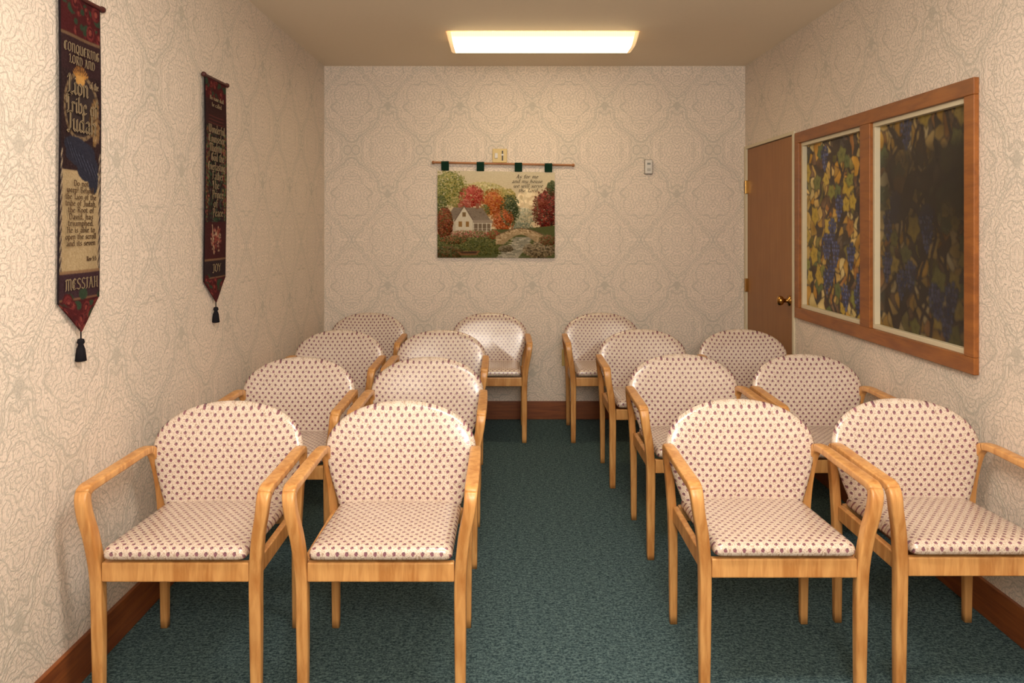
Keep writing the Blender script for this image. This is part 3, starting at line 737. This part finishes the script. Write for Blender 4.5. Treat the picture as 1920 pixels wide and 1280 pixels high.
# ---------------------------------------------------------------- wall devices
sp = empty('light_switch_plate', ((937-950)/271, YB, HC+(420-292)/271), 'ivory plastic switch plate with dimmer above the tapestry', 'switch plate')
boxes('cover_plate', [(-0.05, 0.05, -0.010, 0, -0.048, 0.048)], M_PLATE, sp, bevel=0.003)
boxes('switch_toggle', [(-0.034, -0.014, -0.018, -0.008, -0.018, 0.018)], M_GREY, sp, bevel=0.002)
boxes('dimmer_slot', [(0.014, 0.024, -0.013, -0.008, -0.034, 0.034)], M_DARK, sp, bevel=0.001)
boxes('dimmer_slider', [(0.011, 0.027, -0.018, -0.010, 0.0, 0.012)], M_GREY, sp, bevel=0.001)
th = empty('wall_thermostat', ((1215.5-950)/271, YB, HC+(420-313)/271), 'small grey plastic thermostat sensor mounted on wallpaper', 'thermostat')
boxes('thermostat_base', [(-0.029, 0.029, -0.010, 0, -0.052, 0.052)], plain('grey_backplate', (120, 114, 106)), th, bevel=0.006)
boxes('thermostat_body', [(-0.026, 0.026, -0.024, -0.01, -0.049, 0.049)], M_GREY, th, bevel=0.008)
boxes('thermostat_vent', [(-0.012, 0.012, -0.0255, -0.022, -0.030, -0.010)], plain('vent_grey', (170, 166, 160)), th, bevel=0.001)
boxes('thermostat_display', [(-0.012, 0.012, -0.0255, -0.022, 0.014, 0.028)], plain('display_grey', (130, 132, 128)), th, bevel=0.001)
ol = empty('wall_outlet', ((1063-950)/271, YB, HC+(420-670)/271), 'ivory electrical outlet low on the wallpapered wall', 'outlet')
boxes('outlet_plate', [(-0.036, 0.036, -0.006, 0, -0.058, 0.058)], M_PLATE, ol, bevel=0.003)
for z in (-0.024, 0.024):
    boxes('socket', [(-0.016, 0.016, -0.009, -0.005, z-0.015, z+0.015)], M_PLATE, ol, bevel=0.003)
    boxes('socket_slot', [(-0.009, 0.009, -0.0098, -0.008, z-0.003, z+0.003)], M_DARK, ol)

# ---------------------------------------------------------------- ceiling light
def fixture(cx, cy, label):
    root = empty('ceiling_light', (cx, cy, ZC), label, 'ceiling light')
    prof = []
    hwid, dep = 0.125, 0.080
    for k in range(13):
        a = math.pi/2*k/12
        prof.append((-hwid+0.060*(1-math.cos(a)), -0.018-(dep-0.018)*math.sin(a)))
    prof = [(-hwid, -0.004)]+prof
    full = prof+[(-y, z) for y, z in reversed(prof)]
    L = 0.525; V, F = [], []
    n = len(full)
    for x in (-L, L):
        for y, z in full: V.append((x+(0.014 if x < 0 else -0.014)*(-z/dep), y, z))
    for k in range(n-1): F.append((k, k+1, n+k+1, n+k))
    mesh('diffuser', V, F, M_LIGHT, root, smooth=True)
    for sg in (-1, 1):
        V, F = [], []
        ringsx = ((L-0.001, 1.02), (L+0.012, 1.02), (L+0.020, .98), (L+0.024, .9))
        for x, s2 in ringsx:
            for y, z in full: V.append((sg*(x-0.018*(-z/dep)), y*s2, z*s2))
        for r_ in range(len(ringsx)-1):
            for k in range(n-1):
                a = r_*n
                F.append((a+k, a+k+1, a+n+k+1, a+n+k) if sg > 0 else (a+n+k, a+n+k+1, a+k+1, a+k))
        F.append(tuple(range(n))); F.append(tuple(range((len(ringsx)-1)*n, len(ringsx)*n))[::-1])
        mesh('end_cap', V, F, M_CAP, root)
    boxes('fixture_base', [(-L, L, -hwid+0.004, hwid-0.004, -0.006, 0)], M_CREAM, root)
    return root
fixture(0.205, 4.505, 'wraparound fluorescent ceiling light with glowing diffuser')

# ---------------------------------------------------------------- chair
def build_chair():
    root = empty('armchair', (0, 0, 0))
    path = [(.221,-.200,0,.029,.029), (.221,-.203,.2,.033,.034), (.222,-.208,.36,.034,.038), (.232,-.221,.47,.034,.038), (.245,-.231,.540,.034,.037),
            (.251,-.232,.586,.036,.034), (.253,-.214,.606,.038,.027), (.253,-.16,.609,.039,.023), (.252,.0,.611,.038,.023), (.250,.13,.612,.035,.024),
            (.247,.180,.595,.032,.029), (.240,.202,.54,.030,.032), (.230,.211,.45,.029,.032), (.222,.213,.3,.029,.032), (.220,.216,0,.025,.025)]
    n = 6
    for sg in (-1, 1):
        S = catmull([(p[0]*sg,)+p[1:] for p in path], n)
        e = len(S)-1; a, b = 5*n+3, 9*n+3
        for nm, i0, i1 in (('leg', 0, a), ('armrest', a, b), ('leg', b, e)):
            V, F = sweep_geo(S, i0, i1)
            mesh(nm, V, F, M_BEECH, root, smooth=True)
    boxes('seat_frame', [(-.205, .205, -.222, -.200, .350, .404), (-.226, -.206, -.19, .2, .350, .400), (.206, .226, -.19, .2, .350, .400), (-.205, .205, .196, .216, .350, .400)],
          M_BEECH, root, bevel=0.004)
    out = []
    hx, y0, y1, r = .2, -.236, .205, .020
    for (cx, cy, a0) in ((hx-r, y1-r, 0), (-hx+r, y1-r, 90), (-hx+r, y0+r, 180), (hx-r, y0+r, 270)):
        for k in range(8):
            a = math.radians(a0+90*k/7); out.append((cx+r*math.cos(a), cy+r*math.sin(a)))
    dn = []
    for i in range(len(out)):
        p, q = out[i], out[(i+1) % len(out)]; L = math.hypot(q[0]-p[0], q[1]-p[1]); m_ = max(1, int(L/.03))
        for k in range(m_): dn.append((p[0]+(q[0]-p[0])*k/m_, p[1]+(q[1]-p[1])*k/m_))
    prof = [(.05, .0255), (.4, .025), (.7, .024), (.86, .022), (.94, .018), (.975, .012), (.995, .004), (1, -.005), (.995, -.012), (.97, -.018), (.5, -.018)]
    V, F, UV = pillow(dn, (0, -.015), prof, lambda x, y, o: (x, y, .423+o-.045*y))
    mesh('seat_cushion', V, F, M_FAB, root, UV, smooth=True)
    out = []
    a_, b_, zc_ = .249, .150, .600
    for k in range(33):
        t = math.pi*k/32; c, s = math.cos(t), math.sin(t)
        out.append((a_*math.copysign(abs(c)**(2/2.12), c), zc_+b_*abs(s)**(2/2.2)))
    left = [(-.249+.046*(q**1.3), .600-.165*q) for q in [k/8 for k in range(1, 9)]]
    cor = [(-.203+.03*(1-math.cos(a)), .435-.02*math.sin(a)) for a in [math.pi/2*k/5 for k in range(1, 6)]]
    bot = [(-.173+.346*k/10, .415) for k in range(1, 10)]
    out = out+left+cor+bot+[(-x, z) for x, z in reversed(cor)]+[(-x, z) for x, z in reversed(left)]
    prof = [(.05, .030), (.3, .0288), (.5, .0265), (.7, .0228), (.85, .0182), (.93, .0138), (.975, .0085), (1, 0), (.985, -.010), (.95, -.014), (.5, -.016)]
    def fb(x, z, o):
        return (x, .182+(z-.42)*.19-.42*x*x-o, z)
    V, F, UV = pillow(out, (0, .58), prof, fb)
    mesh('backrest', V, F, M_FAB, root, UV, smooth=True)
    return root
proto = build_chair(); kids = list(proto.children)
seats = [(-.924, 2.375, 0, 'beside the wallpapered wall'), (-.351, 2.375, 0, 'on the aisle'), (.783, 2.40, 0, 'on the aisle'), (1.342, 2.41, 0, 'beside the stained glass window'),
         (-.920, 3.235, 0, 'beside the wallpapered wall'), (-.351, 3.235, 0, 'on the aisle'), (.800, 3.315, 0, 'on the aisle'), (1.362, 3.315, 0, 'beside the stained glass window'),
         (-.935, 4.125, 0, 'beside the wallpapered wall'), (-.365, 4.125, 0, 'on the aisle'), (.762, 4.155, 0, 'on the aisle'), (1.328, 4.155, 0, 'near the brown door'),
         (-.925, 4.975, 0, 'in the corner'), (-.112, 4.975, 0, 'against the end wall'), (.632, 4.975, 0, 'against the end wall')]
for i, (x, y, r, wh) in enumerate(seats):
    if i == 0: o = proto
    else:
        o = proto.copy(); col.objects.link(o)
        for k in kids:
            c = k.copy(); col.objects.link(c); c.parent = o
    o.location = (x, y, 0); o.rotation_euler = (0, 0, math.radians(r))
    o['label'] = 'honey wood armchair, flower-print cushions, '+wh
    o['category'] = 'chair'; o['group'] = 'flower-print waiting room armchairs in rows'

# ---------------------------------------------------------------- lights
def area(name, loc, rot, sx, sy, power, c):
    l = bpy.data.lights.new(name, 'AREA'); l.shape = 'RECTANGLE'; l.size = sx; l.size_y = sy; l.energy = power*K*K; l.color = c
    o = bpy.data.objects.new(name, l); o.location = loc; o.rotation_euler = rot; link(o); return o
area('room_lamp', (0.2, 1.5, ZC-0.03), (0, 0, 0), 1.1, 0.25, 38, (1.0, 0.91, 0.80))
area('camera_flash', (0.2, -0.6, 2.05), (math.radians(84), 0, 0), 0.9, 0.5, 34, (1.0, 0.95, 0.90))
area('ceiling_fill', (0.2, -0.5, 1.6), (math.radians(134), 0, 0), 0.6, 0.6, 66, (1.0, 0.93, 0.82))  # added fill behind the camera, aimed up to brighten the ceiling

w = bpy.data.worlds.new('world'); scene.world = w; w.use_nodes = True
w.node_tree.nodes['Background'].inputs[0].default_value = (1, .9, .8, 1)
w.node_tree.nodes['Background'].inputs[1].default_value = 0.15

# ---------------------------------------------------------------- camera
cd = bpy.data.cameras.new('camera'); cam = bpy.data.objects.new('camera', cd); link(cam)
cam.location = (0, 0, HC); cam.rotation_euler = (math.radians(90), 0, 0)
cd.sensor_width = 36; cd.lens = 1450/1920*36; cd.shift_y = -220/1920; cd.shift_x = 10/1920
cd.clip_start = 0.05
scene.camera = cam

for o in list(scene.objects):
    if o.parent is None:
        o.location = o.location*K
        if o.type in ('MESH', 'EMPTY', 'LIGHT'): o.scale = (K, K, K)
